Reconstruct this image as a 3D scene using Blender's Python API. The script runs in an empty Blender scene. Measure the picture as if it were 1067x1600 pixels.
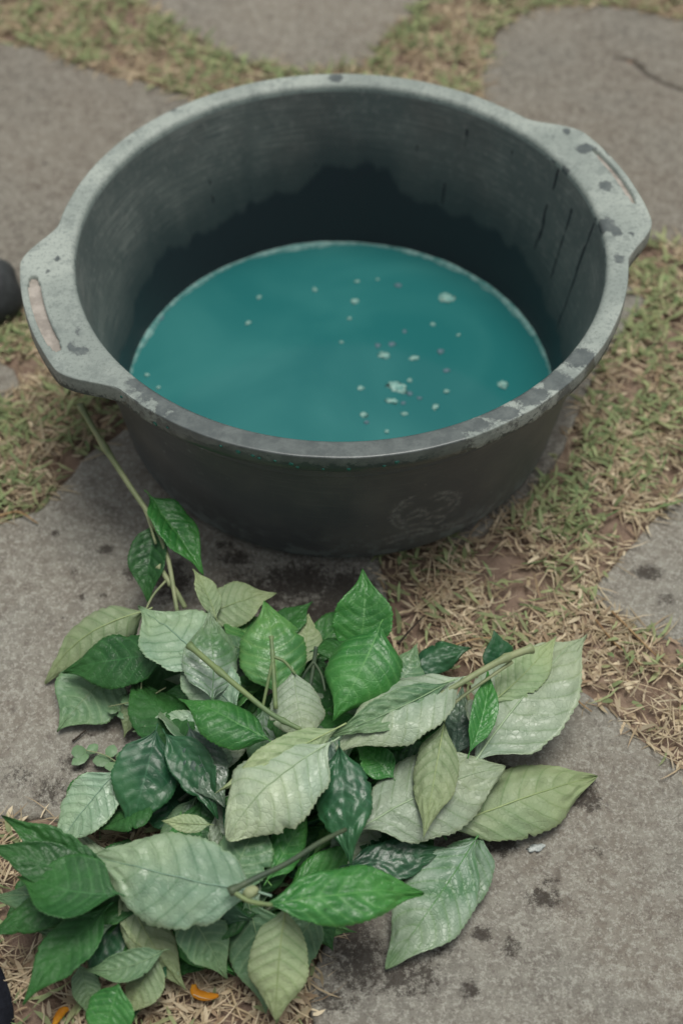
import bpy, math, random
import numpy as np
from mathutils import Vector, noise, Matrix
random.seed(7); np.random.seed(7)
S = bpy.context.scene
COL = S.collection

# ------------------------------------------------------------------ camera, sky, sun, exposure
CAM = Vector((0.001, -1.038, 1.099)); PITCH = 0.896; FPX = 2222.0
cam = bpy.data.cameras.new('camera'); co = bpy.data.objects.new('camera', cam); COL.objects.link(co)
co.location = CAM; co.rotation_euler = (math.pi/2 - PITCH, 0, 0)
cam.sensor_fit = 'VERTICAL'; cam.sensor_height = 36.0; cam.sensor_width = 24.0; cam.lens = 50.0
cam.clip_start = 0.01; cam.clip_end = 200
cam.dof.use_dof = True; cam.dof.focus_distance = 1.185; cam.dof.aperture_fstop = 3.2; cam.dof.aperture_blades = 9
S.camera = co
S.render.resolution_x = 682; S.render.resolution_y = 1024
w = bpy.data.worlds.new('World'); S.world = w; w.use_nodes = True
SUN_EL, SUN_ROT = math.radians(82), math.radians(50)      # overcast, brightest almost overhead
nt = w.node_tree; nt.nodes.clear()
sky = nt.nodes.new('ShaderNodeTexSky'); sky.sky_type = 'NISHITA'; sky.sun_disc = False
sky.sun_elevation = SUN_EL; sky.sun_rotation = SUN_ROT; sky.dust_density = 4.0; sky.air_density = 1.0
hs = nt.nodes.new('ShaderNodeHueSaturation'); hs.inputs['Saturation'].default_value = 0.28
bg = nt.nodes.new('ShaderNodeBackground'); bg.inputs['Strength'].default_value = 0.07
wo = nt.nodes.new('ShaderNodeOutputWorld')
nt.links.new(sky.outputs[0], hs.inputs['Color']); nt.links.new(hs.outputs[0], bg.inputs[0]); nt.links.new(bg.outputs[0], wo.inputs[0])
sl = bpy.data.lights.new('sun', 'SUN'); so = bpy.data.objects.new('sun', sl); COL.objects.link(so)
sl.energy = 1.5; sl.angle = math.radians(28); sl.color = (1.0, 0.96, 0.9)
sd = Vector((math.sin(SUN_ROT)*math.cos(SUN_EL), math.cos(SUN_ROT)*math.cos(SUN_EL), math.sin(SUN_EL)))
so.rotation_euler = sd.to_track_quat('Z', 'Y').to_euler()
S.view_settings.view_transform = 'Standard'; S.view_settings.look = 'None'; S.view_settings.gamma = 1
S.view_settings.exposure = 0.42

# ------------------------------------------------------------------ helpers
FW = Vector((0, math.cos(PITCH), -math.sin(PITCH))); UP = Vector((0, math.sin(PITCH), math.cos(PITCH))); RT = Vector((1, 0, 0))
def ray(x, y): return FW + RT*((x-533.5)/FPX) + UP*((800-y)/FPX)
def at(x, y, z=0.0):
    """point of the place seen at a pixel of the photograph, at height z"""
    d = ray(x, y); return CAM + d*((z-CAM.z)/d.z)
def pix(P):
    v = Vector(P)-CAM; d = v.dot(FW); return Vector((533.5+FPX*v.x/d, 800-FPX*v.dot(UP)/d))
def sm(a, b, x):
    t = min(1, max(0, (x-a)/(b-a))); return t*t*(3-2*t)
def nz(x, y, z=0.0): return noise.noise(Vector((x, y, z)))
def fbm(x, y, z=0.0, o=4): return noise.fractal(Vector((x, y, z)), 0.6, 2.0, o)
def srgb(r, g, b):
    f = lambda c: (c/255/12.92) if c/255 < .04045 else ((c/255+.055)/1.055)**2.4
    return (f(r), f(g), f(b), 1)
def tag(o, label=None, cat=None, group=None, kind=None):
    for k, v in (('label', label), ('category', cat), ('group', group), ('kind', kind)):
        if v: o[k] = v
    return o
def mk(name, V, F, mat, parent=None, smooth=True, loc=None, attrs=None, uv=None, mats=None, fm=None):
    me = bpy.data.meshes.new(name); me.from_pydata([tuple(v) for v in V], [], F); me.update()
    for m in (mats or [mat]): me.materials.append(m)
    if smooth: me.polygons.foreach_set('use_smooth', [True]*len(me.polygons))
    if fm: me.polygons.foreach_set('material_index', fm)
    for k, vals in (attrs or {}).items():
        vals = np.asarray(vals, float)
        if vals.ndim == 2:
            a = me.attributes.new(k, 'FLOAT_COLOR', 'POINT'); a.data.foreach_set('color', vals.ravel())
        else:
            a = me.attributes.new(k, 'FLOAT', 'POINT'); a.data.foreach_set('value', vals)
    if uv is not None:
        l = me.uv_layers.new(name='UVMap'); vi = np.zeros(len(me.loops), int); me.loops.foreach_get('vertex_index', vi)
        l.data.foreach_set('uv', np.asarray(uv, float)[vi].ravel())
    o = bpy.data.objects.new(name, me); COL.objects.link(o)
    if loc is not None: o.location = loc
    if parent: o.parent = parent
    return o
def empty(name, loc):
    o = bpy.data.objects.new(name, None); COL.objects.link(o); o.location = loc; o.empty_display_size = .02; return o
class N:
    """small node-tree writer"""
    def __init__(s, name):
        s.m = bpy.data.materials.new(name); s.m.use_nodes = True; s.t = s.m.node_tree; s.t.nodes.clear()
    def n(s, typ, ins=None, **kw):
        x = s.t.nodes.new('ShaderNode'+typ)
        for k, v in kw.items(): setattr(x, k, v)
        for k, v in (ins or {}).items():
            if hasattr(v, 'is_linked') or isinstance(v, bpy.types.NodeSocket): s.t.links.new(v, x.inputs[k])
            else: x.inputs[k].default_value = v
        return x
    def math(s, op, a, b=0.0, c=0.0, clamp=False):
        x = s.n('Math', {0: a, 1: b, 2: c}, operation=op, use_clamp=clamp); return x.outputs[0]
    def step(s, lo, hi, v):
        x = s.n('MapRange', {'Value': v, 'From Min': lo, 'From Max': hi}, interpolation_type='SMOOTHSTEP'); return x.outputs[0]
    def mix(s, f, a, b, mode='MIX'):
        x = s.n('Mix', data_type='RGBA', blend_type=mode)
        for i, v in ((0, f), (6, a), (7, b)):
            if isinstance(v, bpy.types.NodeSocket): s.t.links.new(v, x.inputs[i])
            else: x.inputs[i].default_value = v
        return x.outputs[2]
    def obj(s): return s.n('TexCoord').outputs['Object']
    def noise(s, scale, vec=None, detail=4, rough=.55, dist=0.0):
        x = s.n('TexNoise', {'Scale': scale, 'Detail': detail, 'Roughness': rough, 'Distortion': dist})
        s.t.links.new(vec or s.obj(), x.inputs['Vector']); return x.outputs['Fac']
    def vor(s, scale, vec=None, feature='F1', out='Distance'):
        x = s.n('TexVoronoi', {'Scale': scale}, feature=feature)
        s.t.links.new(vec or s.obj(), x.inputs['Vector']); return x.outputs[out]
    def attr(s, name, out='Fac'): return s.n('Attribute', attribute_name=name).outputs[out]
    def bump(s, h, strength, dist=.001, normal=None):
        x = s.n('Bump', {'Height': h, 'Strength': strength, 'Distance': dist})
        if normal: s.t.links.new(normal, x.inputs['Normal'])
        return x.outputs[0]
    def out(s, col, rough=.6, normal=None, spec=.5, transl=0.0, tcol=None, extra=None):
        ins = {'Base Color': col, 'Roughness': rough, 'Specular IOR Level': spec}
        if normal is not None: ins['Normal'] = normal
        ins.update(extra or {})
        b = s.n('BsdfPrincipled', ins); sh = b.outputs[0]
        if transl:
            t = s.n('BsdfTranslucent', {'Color': tcol or col}); mx = s.n('MixShader', {0: transl})
            s.t.links.new(sh, mx.inputs[1]); s.t.links.new(t.outputs[0], mx.inputs[2]); sh = mx.outputs[0]
        o = s.n('OutputMaterial'); s.t.links.new(sh, o.inputs[0]); return s.m

# ------------------------------------------------------------------ materials
def m_soil():
    k = N('soil'); a = k.noise(9, detail=5); b = k.noise(60, detail=6); c = k.noise(260, detail=4, rough=.7)
    col = k.mix(k.step(.35, .65, b), srgb(118, 99, 85), srgb(154, 136, 118))
    col = k.mix(k.step(.4, .62, a), col, srgb(136, 117, 103))
    col = k.mix(k.math('MULTIPLY', k.step(.55, .75, c), .5), col, srgb(186, 166, 138))
    return k.out(col, .95, k.bump(k.math('ADD', b, k.math('MULTIPLY', c, .5)), .8, .006), .15)
def m_stone(seed, tone=1.0):
    k = N('flagstone'); mp = k.n('Mapping', {'Vector': k.obj(), 'Location': (seed*3.1, seed*1.7, 0), 'Rotation': (0, 0, seed*.9)}); v = mp.outputs[0]
    a = k.noise(5, v, 5); b = k.noise(58, v, 9, .72); c = k.noise(240, v, 6, .78); f = k.noise(600, v, 4, .75)
    base = k.mix(k.step(.3, .7, a), srgb(158, 151, 138), srgb(142, 138, 128))
    base = k.mix(k.math('MULTIPLY', k.step(.42, .6, k.noise(9, v, 7, .65, .5)), .5), base, srgb(138, 128, 115))
    fl = k.step(.45, .57, b)                                              # pale crust
    base = k.mix(k.math('MULTIPLY', fl, .36), base, srgb(190, 186, 172))
    base = k.mix(k.math('MULTIPLY', k.step(.48, .6, c), .62), base, srgb(206, 202, 189))
    base = k.mix(k.math('MULTIPLY', k.step(.53, .62, k.noise(120, v, 6, .75, .6)), .5), base, srgb(112, 102, 93))
    base = k.mix(k.math('MULTIPLY', k.step(.55, .64, f), .5), base, srgb(104, 96, 89))
    base = k.mix(k.math('MULTIPLY', k.step(.62, .72, k.noise(24, v, 7, .6, .8)), .5), base, srgb(108, 100, 92))
    # damp / lichen spots (placed)
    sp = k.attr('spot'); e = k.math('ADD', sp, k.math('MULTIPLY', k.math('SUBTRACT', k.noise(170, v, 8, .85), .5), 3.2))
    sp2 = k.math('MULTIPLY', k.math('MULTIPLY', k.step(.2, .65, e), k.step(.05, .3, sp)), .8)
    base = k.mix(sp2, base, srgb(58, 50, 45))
    # crack (placed)
    cr = k.attr('crack'); base = k.mix(k.math('MULTIPLY', k.step(.5, .9, cr), .75), base, srgb(70, 62, 56))
    base = k.mix(1.0, base, (tone, tone*(1.0 if tone < .83 else 1.03), tone*(.985 if tone < .83 else 1.035), 1), 'MULTIPLY')
    h = k.math('ADD', k.math('MULTIPLY', b, 1.0), k.math('ADD', k.math('MULTIPLY', c, .5), k.math('MULTIPLY', f, .2)))
    return k.out(base, .9, k.bump(h, .8, .0065), .2)
def m_tub_in():
    k = N('tub_inner_plastic'); v = k.obj(); wet = k.attr('wet'); drip = k.attr('drip')
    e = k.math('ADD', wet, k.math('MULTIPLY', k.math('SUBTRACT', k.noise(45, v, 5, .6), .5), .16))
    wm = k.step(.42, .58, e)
    st = k.n('Mapping', {'Vector': v, 'Scale': (5, 5, 90)}).outputs[0]
    s1 = k.noise(3.5, st, 6, .7, .4); n1 = k.noise(11, v, 5, .65); n2 = k.noise(120, v, 5, .7)
    dust = k.math('MULTIPLY', k.step(.3, .8, s1), k.step(.32, .68, n1))
    c = k.mix(dust, srgb(96, 104, 100), srgb(160, 162, 153))
    c = k.mix(k.math('MULTIPLY', k.step(.5, .75, n2), .35), c, srgb(176, 174, 166))
    c = k.mix(k.math('MULTIPLY', k.step(.52, .7, k.noise(6, v, 3)), .4), c, srgb(96, 88, 83))
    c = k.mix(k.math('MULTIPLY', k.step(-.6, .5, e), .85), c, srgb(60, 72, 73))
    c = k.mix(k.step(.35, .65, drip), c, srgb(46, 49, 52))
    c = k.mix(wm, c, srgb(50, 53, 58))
    r = k.n('MapRange', {'Value': wm, 'To Min': .62, 'To Max': .36}).outputs[0]
    return k.out(c, r, k.bump(k.math('ADD', s1, n2), .25, .0012), .4)
def m_tub_out():
    k = N('tub_outer_plastic'); v = k.obj()
    st = k.n('Mapping', {'Vector': v, 'Scale': (6, 6, 160)}).outputs[0]
    s1 = k.noise(3, st, 5, .6); n1 = k.noise(14, v, 5); n2 = k.noise(150, v, 6, .7)
    c = k.mix(k.step(.4, .7, n1), srgb(76, 81, 82), srgb(94, 97, 94))
    c = k.mix(k.math('MULTIPLY', k.step(.56, .68, s1), .2), c, srgb(118, 122, 118))
    c = k.mix(k.math('MULTIPLY', k.step(.6, .76, n2), k.step(.45, .6, k.noise(8, v, 3))), c, srgb(140, 148, 142))
    z = k.n('SeparateXYZ', {0: v}).outputs[2]
    sc = k.attr('scuff'); se = k.math('ADD', sc, k.math('MULTIPLY', k.math('SUBTRACT', k.noise(190, v, 9, .9), .5), 4.2))
    c = k.mix(k.math('MULTIPLY', k.math('MULTIPLY', k.step(.6, 1.3, se), k.step(.1, .75, sc)), .6), c, srgb(150, 154, 150))
    low = k.math('MULTIPLY', k.step(.07, .0, z), k.step(.46, .6, k.noise(70, v, 4)))
    c = k.mix(k.math('MULTIPLY', low, .5), c, srgb(134, 146, 142))
    return k.out(c, .5, k.bump(k.math('ADD', n2, s1), .25, .001), .45)
def m_rim():
    k = N('tub_rim_plastic'); v = k.obj(); wet = k.attr('wet'); skirt = k.attr('skirt')
    n1 = k.noise(70, v, 6, .7); n2 = k.noise(320, v, 6, .8); n3 = k.noise(12, v, 4)
    e = k.math('ADD', wet, k.math('MULTIPLY', k.math('SUBTRACT', k.noise(110, v, 8, .8), .5), 1.6))
    wm = k.math('MULTIPLY', k.step(.42, .58, e), .9)
    dry = k.mix(k.step(.35, .65, n3), srgb(136, 146, 139), srgb(166, 175, 166))
    dry = k.mix(k.math('MULTIPLY', k.step(.5, .62, n2), .6), dry, srgb(104, 114, 109))
    dry = k.mix(k.math('MULTIPLY', k.step(.5, .62, k.noise(36, v, 7, .75)), .5), dry, srgb(106, 116, 112))
    dry = k.mix(k.math('MULTIPLY', k.step(.66, .74, n1), .7), dry, srgb(70, 82, 80))
    dark = k.mix(k.step(.4, .65, n1), srgb(74, 82, 82), srgb(96, 104, 102))
    c = k.mix(wm, dry, dark)
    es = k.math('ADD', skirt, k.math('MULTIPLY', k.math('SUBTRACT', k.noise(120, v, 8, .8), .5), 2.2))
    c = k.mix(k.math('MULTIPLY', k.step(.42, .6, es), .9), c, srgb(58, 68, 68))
    r = k.n('MapRange', {'Value': wm, 'To Min': .62, 'To Max': .25}).outputs[0]
    h = k.math('SUBTRACT', k.math('MULTIPLY', n2, .5), wm)
    return k.out(c, r, k.bump(h, .35, .0007), .45)
def m_plain(name, c1, c2, scale=60, rough=.6, spec=.4, bump=.3, bd=.002, transl=0):
    k = N(name); n = k.noise(scale, detail=5, rough=.65)
    return k.out(k.mix(k.step(.35, .65, n), c1, c2), rough, k.bump(n, bump, bd), spec, transl)
def m_dye():
    k = N('indigo_dye'); v = k.obj()
    n = k.noise(5, v, 3, .5, .8); p = k.noise(330, v, 2)
    c = k.mix(k.step(.35, .7, n), srgb(36, 106, 106), srgb(54, 121, 119))
    c = k.mix(k.math('MULTIPLY', k.step(.7, .78, p), .35), c, srgb(110, 160, 155))
    b = k.bump(k.noise(7, v, 2), .04, .004)
    return k.out(c, .1, b, .25)
def m_grass():
    k = N('grass_blades'); c = k.attr('col', 'Color'); n = k.noise(90, detail=3)
    c2 = k.mix(k.math('MULTIPLY', k.step(.4, .7, n), .35), c, srgb(150, 140, 100))
    return k.out(c2, .7, None, .25, .22)

SOIL = m_soil(); TIN = m_tub_in(); TOUT = m_tub_out(); RIM = m_rim(); DYE = m_dye(); GRASS = m_grass()
CLAY = m_plain('dried_clay', srgb(176, 169, 160), srgb(146, 140, 132), 60, .9, .1, .25)
FOAM = m_plain('foam', srgb(160, 194, 182), srgb(92, 148, 142), 240, .55, .3, .6, .001)
FOAMD = m_plain('foam_ring', srgb(128, 168, 162), srgb(68, 128, 124), 150, .5, .3, .6, .001)
PINK = m_plain('pink_fleck', srgb(104, 116, 130), srgb(70, 114, 120), 300, .6)
TEAL = m_plain('dye_drop', srgb(24, 84, 76), srgb(40, 104, 92), 200, .25, .5, .1)
ORANGE = m_plain('orange_petal', srgb(214, 158, 40), srgb(196, 130, 28), 80, .6, .3, .3, .001, .2)
STRAW = m_plain('dry_straw', srgb(178, 152, 112), srgb(140, 112, 80), 120, .8, .2)
TWIG = m_plain('dark_twig', srgb(64, 56, 48), srgb(44, 40, 36), 160, .8, .2)
DSTONE = m_plain('dark_stone', srgb(64, 68, 68), srgb(50, 53, 54), 70, .7, .3, .3)
NAVY = m_plain('navy_cloth', srgb(27, 30, 38), srgb(18, 21, 28), 300, .85, .2, .5)
SEAM = m_plain('cloth_seam', srgb(70, 74, 82), srgb(48, 52, 60), 300, .85, .2)

# leaf surfaces: base, second tint, vein colour, roughness, spec, translucency, tertiary-vein bump, wet mottling
def m_leaf(name, c1, c2, cv, rough, spec, transl, tert, mott, veinw=.05, sheen=0.0, bs=.6):
    k = N('leaf_'+name); uv = k.n('UVMap', uv_map='UVMap').outputs[0]
    s = k.n('SeparateXYZ', {0: uv}); t = s.outputs[0]; a = k.math('ABSOLUTE', k.math('SUBTRACT', k.math('MULTIPLY', s.outputs[1], 2.0), 1.0))
    v = k.obj(); rnd = k.n('ObjectInfo').outputs['Random']
    vv = k.n('VectorMath', {0: v, 1: k.n('CombineXYZ', {0: rnd, 1: rnd, 2: rnd}).outputs[0]}, operation='ADD').outputs[0]
    ph = k.math('MULTIPLY', k.math('SUBTRACT', t, k.math('MULTIPLY', k.math('POWER', a, 1.35), .2)), 9.0)
    fr = k.math('ABSOLUTE', k.math('SUBTRACT', k.math('FRACT', ph), .5))           # .5 at a vein
    vm = k.step(.5-veinw, .5, fr)
    mid = k.step(.035, .012, a); vm = k.math('MAXIMUM', vm, mid)
    n1 = k.noise(22, vv, 4); n2 = k.noise(130, vv, 5, .7)
    c = k.mix(k.step(.32, .68, n1), c1, c2)
    c = k.mix(k.math('MULTIPLY', k.step(.52, .75, n2), .3), c, (c2[0]*1.25, c2[1]*1.2, c2[2]*1.2, 1))
    c = k.mix(k.math('MULTIPLY', k.step(.18, .5, fr), .3), c, cv)
    c = k.mix(k.math('MULTIPLY', k.step(.45, .62, k.noise(9, vv, 3)), .5), c, (c1[0]*.8, c1[1]*.92, c1[2]*.95, 1))
    c = k.mix(k.math('MULTIPLY', vm, .66), c, cv)
    te0 = k.step(.06, .0, k.vor(170, vv, 'DISTANCE_TO_EDGE')); c = k.mix(k.math('MULTIPLY', te0, .1), c, cv)
    c = k.mix(k.math('MULTIPLY', k.step(.6, .75, k.noise(16, vv, 5, .6)), mott), c, (c1[0]*.45, c1[1]*.55, c1[2]*.55, 1))
    c = k.mix(k.math('MULTIPLY', k.step(.7, .76, k.noise(75, vv, 3, .6)), .55), c, (c1[0]*.35, c1[1]*.38, c1[2]*.3, 1))   # nicks, specks
    c = k.mix(k.math('MULTIPLY', k.step(.9, 1.0, a), .3), c, (c2[0]*1.25, c2[1]*1.25, c2[2]*.95, 1))
    c = k.mix(k.math('MULTIPLY', k.step(.25, .95, k.math('ADD', t, k.math('MULTIPLY', k.math('SUBTRACT', n1, .5), 1.2))), .45), c, (c2[0]*1.05, c2[1]*.98, c2[2]*.72, 1))
    val = k.n('MapRange', {'Value': rnd, 'To Min': .84, 'To Max': 1.12}).outputs[0]
    c = k.n('HueSaturation', {'Color': c, 'Value': val, 'Saturation': .96}).outputs[0]
    vo = k.vor(210, vv, 'DISTANCE_TO_EDGE'); te = k.step(0, .12, vo)
    h = k.math('ADD', k.math('MULTIPLY', te, tert), k.math('MULTIPLY', n2, .35))
    r = k.n('MapRange', {'Value': k.noise(30, vv, 3), 'From Min': .35, 'From Max': .65, 'To Min': max(.12, rough-.14), 'To Max': min(.9, rough+.12)}).outputs[0]
    ex = {'Coat Weight': sheen, 'Coat Roughness': .22} if sheen else None
    return k.out(c, r, k.bump(h, bs, .0012), spec, transl, None, ex)
LM = {
 'top':   m_leaf('fresh_green', srgb(44, 112, 46), srgb(66, 138, 60), srgb(98, 160, 84), .4, .5, .14, .25, .25, sheen=.1),
 'silver': m_leaf('green_painted_sheen', srgb(66, 122, 66), srgb(156, 178, 160), srgb(74, 128, 66), .38, .5, .12, .4, .2, veinw=.12, bs=.4),  # grey second tint paints the silver reflection of a wet leaf into the green
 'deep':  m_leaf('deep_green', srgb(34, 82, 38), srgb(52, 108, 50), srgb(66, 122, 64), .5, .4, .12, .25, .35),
 'shiny': m_leaf('wet_green', srgb(62, 128, 60), srgb(92, 148, 80), srgb(120, 165, 92), .46, .55, .14, .3, .3, sheen=.12, bs=.5),
 'wet':   m_leaf('soaked_dark', srgb(28, 70, 46), srgb(48, 100, 62), srgb(60, 110, 78), .4, .45, .06, .2, .5, sheen=.1, bs=.3),
 'wetg':  m_leaf('soaked_grey', srgb(64, 92, 78), srgb(104, 130, 112), srgb(56, 86, 72), .34, .5, .06, .6, .5, sheen=.25, bs=.35),
 'pale':  m_leaf('pale_underside', srgb(160, 180, 152), srgb(182, 200, 174), srgb(128, 156, 116), .44, .45, .16, .35, .12, sheen=.14, veinw=.1),
 'blue':  m_leaf('blue_grey_underside', srgb(130, 162, 132), srgb(160, 188, 158), srgb(94, 134, 100), .42, .45, .14, .35, .15, sheen=.14, veinw=.1),
 'yell':  m_leaf('yellowish_underside', srgb(150, 172, 126), srgb(172, 190, 150), srgb(118, 148, 96), .5, .35, .2, .3, .12, veinw=.1),
 'gund':  m_leaf('green_underside', srgb(88, 130, 90), srgb(116, 150, 112), srgb(136, 168, 124), .5, .4, .18, .3, .2, sheen=.14),
}
OTHER = {'silver': 'gund', 'top': 'gund', 'deep': 'gund', 'shiny': 'gund', 'wet': 'wetg', 'wetg': 'wet', 'pale': 'top', 'blue': 'deep', 'yell': 'top', 'gund': 'deep'}
UNDER = {'pale', 'blue', 'yell', 'gund', 'wetg'}
def m_stem(n, a, b): return m_plain(n, a, b, 40, .5, .4, .3, .0008)
STEM = m_stem('green_stem', srgb(122, 140, 92), srgb(100, 124, 84)); STEMP = m_stem('pale_stem', srgb(150, 158, 118), srgb(126, 140, 100))
STEMD = m_stem('dark_stem', srgb(78, 92, 66), srgb(58, 76, 58))
VEIN = {k: m_stem('vein_'+k, *c) for k, c in {
 'silver': (srgb(84, 136, 76), srgb(74, 126, 66)),
 'top': (srgb(96, 152, 80), srgb(80, 138, 70)), 'deep': (srgb(52, 106, 58), srgb(44, 94, 52)), 'shiny': (srgb(118, 158, 90), srgb(100, 146, 80)),
 'wet': (srgb(54, 102, 70), srgb(40, 84, 58)), 'wetg': (srgb(96, 122, 104), srgb(70, 98, 84)), 'pale': (srgb(166, 188, 152), srgb(150, 174, 136)),
 'blue': (srgb(140, 170, 148), srgb(124, 156, 132)), 'yell': (srgb(162, 180, 126), srgb(146, 166, 110)), 'gund': (srgb(140, 168, 126), srgb(120, 152, 110))}.items()}

# ------------------------------------------------------------------ paving stones and soil
STONES = [
 # pixel outline on the photograph's ground plane, spots (x, y, rx, ry, strength)
 dict(p=[(-260, 30), (-60, 55), (60, 72), (130, 102), (185, 116), (260, 134), (305, 150), (330, 230), (300, 330), (180, 430), (95, 486), (0, 486), (-260, 470)], spots=[(195, 195, 12, 7, .5), (70, 255, 14, 8, .5)]),
 dict(p=[(205, -40), (225, 2), (262, 28), (305, 55), (362, 86), (425, 106), (500, 112), (575, 104), (598, 62), (640, 20), (690, -40), (640, -170), (400, -190), (240, -140)], spots=[(420, 25, 30, 8, .4)]),
 dict(p=[(760, 75), (785, 34), (838, 10), (930, 4), (985, 12), (1067, 26), (1300, 60), (1330, 360), (1067, 382), (1000, 372), (900, 330), (790, 250), (752, 180), (752, 120)], spots=[(1000, 100, 18, 10, .5), (930, 60, 25, 8, .4)],
      crack=[(960, 85), (990, 92), (1010, 112), (1040, 128), (1070, 138), (1120, 146)]),
 dict(p=[(960, 425), (985, 440), (1008, 466), (985, 500), (948, 548), (915, 612), (880, 700), (835, 765), (745, 838), (690, 842), (630, 790), (600, 600), (700, 420), (850, 400)], spots=[]),
 dict(p=[(-200, 860), (0, 818), (62, 792), (100, 748), (132, 712), (215, 652), (330, 520), (520, 520), (575, 700), (588, 800), (592, 880), (612, 950), (590, 1040), (480, 1170), (350, 1270), (250, 1292), (165, 1290), (62, 1274), (-60, 1290), (-230, 1300)],
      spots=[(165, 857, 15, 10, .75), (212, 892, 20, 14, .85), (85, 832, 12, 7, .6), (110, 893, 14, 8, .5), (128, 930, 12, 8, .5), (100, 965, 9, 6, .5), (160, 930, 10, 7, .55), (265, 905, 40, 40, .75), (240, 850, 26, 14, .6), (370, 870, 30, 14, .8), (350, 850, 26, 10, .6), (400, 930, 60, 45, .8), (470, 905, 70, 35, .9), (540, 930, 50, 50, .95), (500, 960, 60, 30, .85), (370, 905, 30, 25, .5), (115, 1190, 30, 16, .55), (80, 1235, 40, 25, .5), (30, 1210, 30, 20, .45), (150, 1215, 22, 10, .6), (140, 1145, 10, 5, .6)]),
 dict(p=[(922, 932), (938, 902), (962, 878), (1012, 820), (1072, 752), (1300, 640), (1330, 1030), (1120, 1024), (1067, 1006), (1002, 984), (950, 956)], spots=[(1012, 893, 24, 14, .9), (1040, 935, 18, 12, .5), (1040, 800, 25, 20, .5), (960, 915, 10, 6, .4)]),
 dict(p=[(560, 1290), (650, 1190), (740, 1110), (830, 1060), (893, 1068), (930, 1092), (962, 1112), (1000, 1150), (1067, 1196), (1180, 1260), (1260, 1400), (1230, 1720), (900, 1760), (520, 1740), (488, 1600), (478, 1545), (500, 1486), (530, 1400)],
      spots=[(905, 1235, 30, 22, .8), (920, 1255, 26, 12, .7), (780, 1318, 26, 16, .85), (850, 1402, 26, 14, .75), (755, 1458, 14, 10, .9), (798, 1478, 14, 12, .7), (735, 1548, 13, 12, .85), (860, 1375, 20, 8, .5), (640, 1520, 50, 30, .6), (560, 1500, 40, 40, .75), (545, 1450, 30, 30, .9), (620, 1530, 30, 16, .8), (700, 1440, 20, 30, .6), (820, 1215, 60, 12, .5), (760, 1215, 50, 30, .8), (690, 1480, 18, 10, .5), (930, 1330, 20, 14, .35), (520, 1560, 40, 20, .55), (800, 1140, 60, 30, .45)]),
 dict(p=[(-160, 540), (-20, 552), (22, 575), (32, 600), (2, 624), (-160, 650)], spots=[]),
]
def resample(poly, n):
    P = [Vector(p) for p in poly]; m = len(P); seg = [(P[(i+1) % m]-P[i]).length for i in range(m)]; T = sum(seg); out = []; i = 0; acc = 0
    for k in range(n):
        d = T*k/n
        while acc+seg[i] < d: acc += seg[i]; i += 1
        out.append(P[i].lerp(P[(i+1) % m], (d-acc)/seg[i]))
    return out
stone_world = []
for st in STONES:
    stone_world.append(np.array([tuple(at(x, y, 0).xy) for x, y in st['p']]))
def inside(poly, x, y):
    r = np.zeros(len(x), bool); n = len(poly); j = n-1
    for i in range(n):
        xi, yi = poly[i]; xj, yj = poly[j]
        with np.errstate(divide='ignore', invalid='ignore'):
            c = ((yi > y) != (yj > y)) & (x < (xj-xi)*(y-yi)/(yj-yi+1e-12)+xi)
        r ^= c; j = i
    return r
# soil: one sheet, fine near the tub and reaching far out
xs = np.concatenate([[-60, -20, -6, -2, -1.2], np.arange(-.75, .7501, .0075), [1.2, 2, 6, 20, 60]])
ys = np.concatenate([[-60, -20, -6, -2, -1.2], np.arange(-.85, .9501, .0075), [1.4, 2.2, 6, 20, 60]])
V = []; F = []
for y in ys:
    for x in xs:
        h = -.009 + .006*fbm(x*14, y*14, 2, 3) + .003*fbm(x*60, y*60, 5, 2)
        V.append((x, y, min(h, -.0012) if abs(x) < .8 and abs(y) < 1 else -.012))
nx = len(xs)
for j in range(len(ys)-1):
    for i in range(nx-1): F.append((j*nx+i, j*nx+i+1, (j+1)*nx+i+1, (j+1)*nx+i))
ground = tag(mk('ground', V, F, SOIL), kind='structure')
def soil_z(x, y): return min(-.009 + .006*fbm(x*14, y*14, 2, 3) + .003*fbm(x*60, y*60, 5, 2), -.0012)

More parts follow.
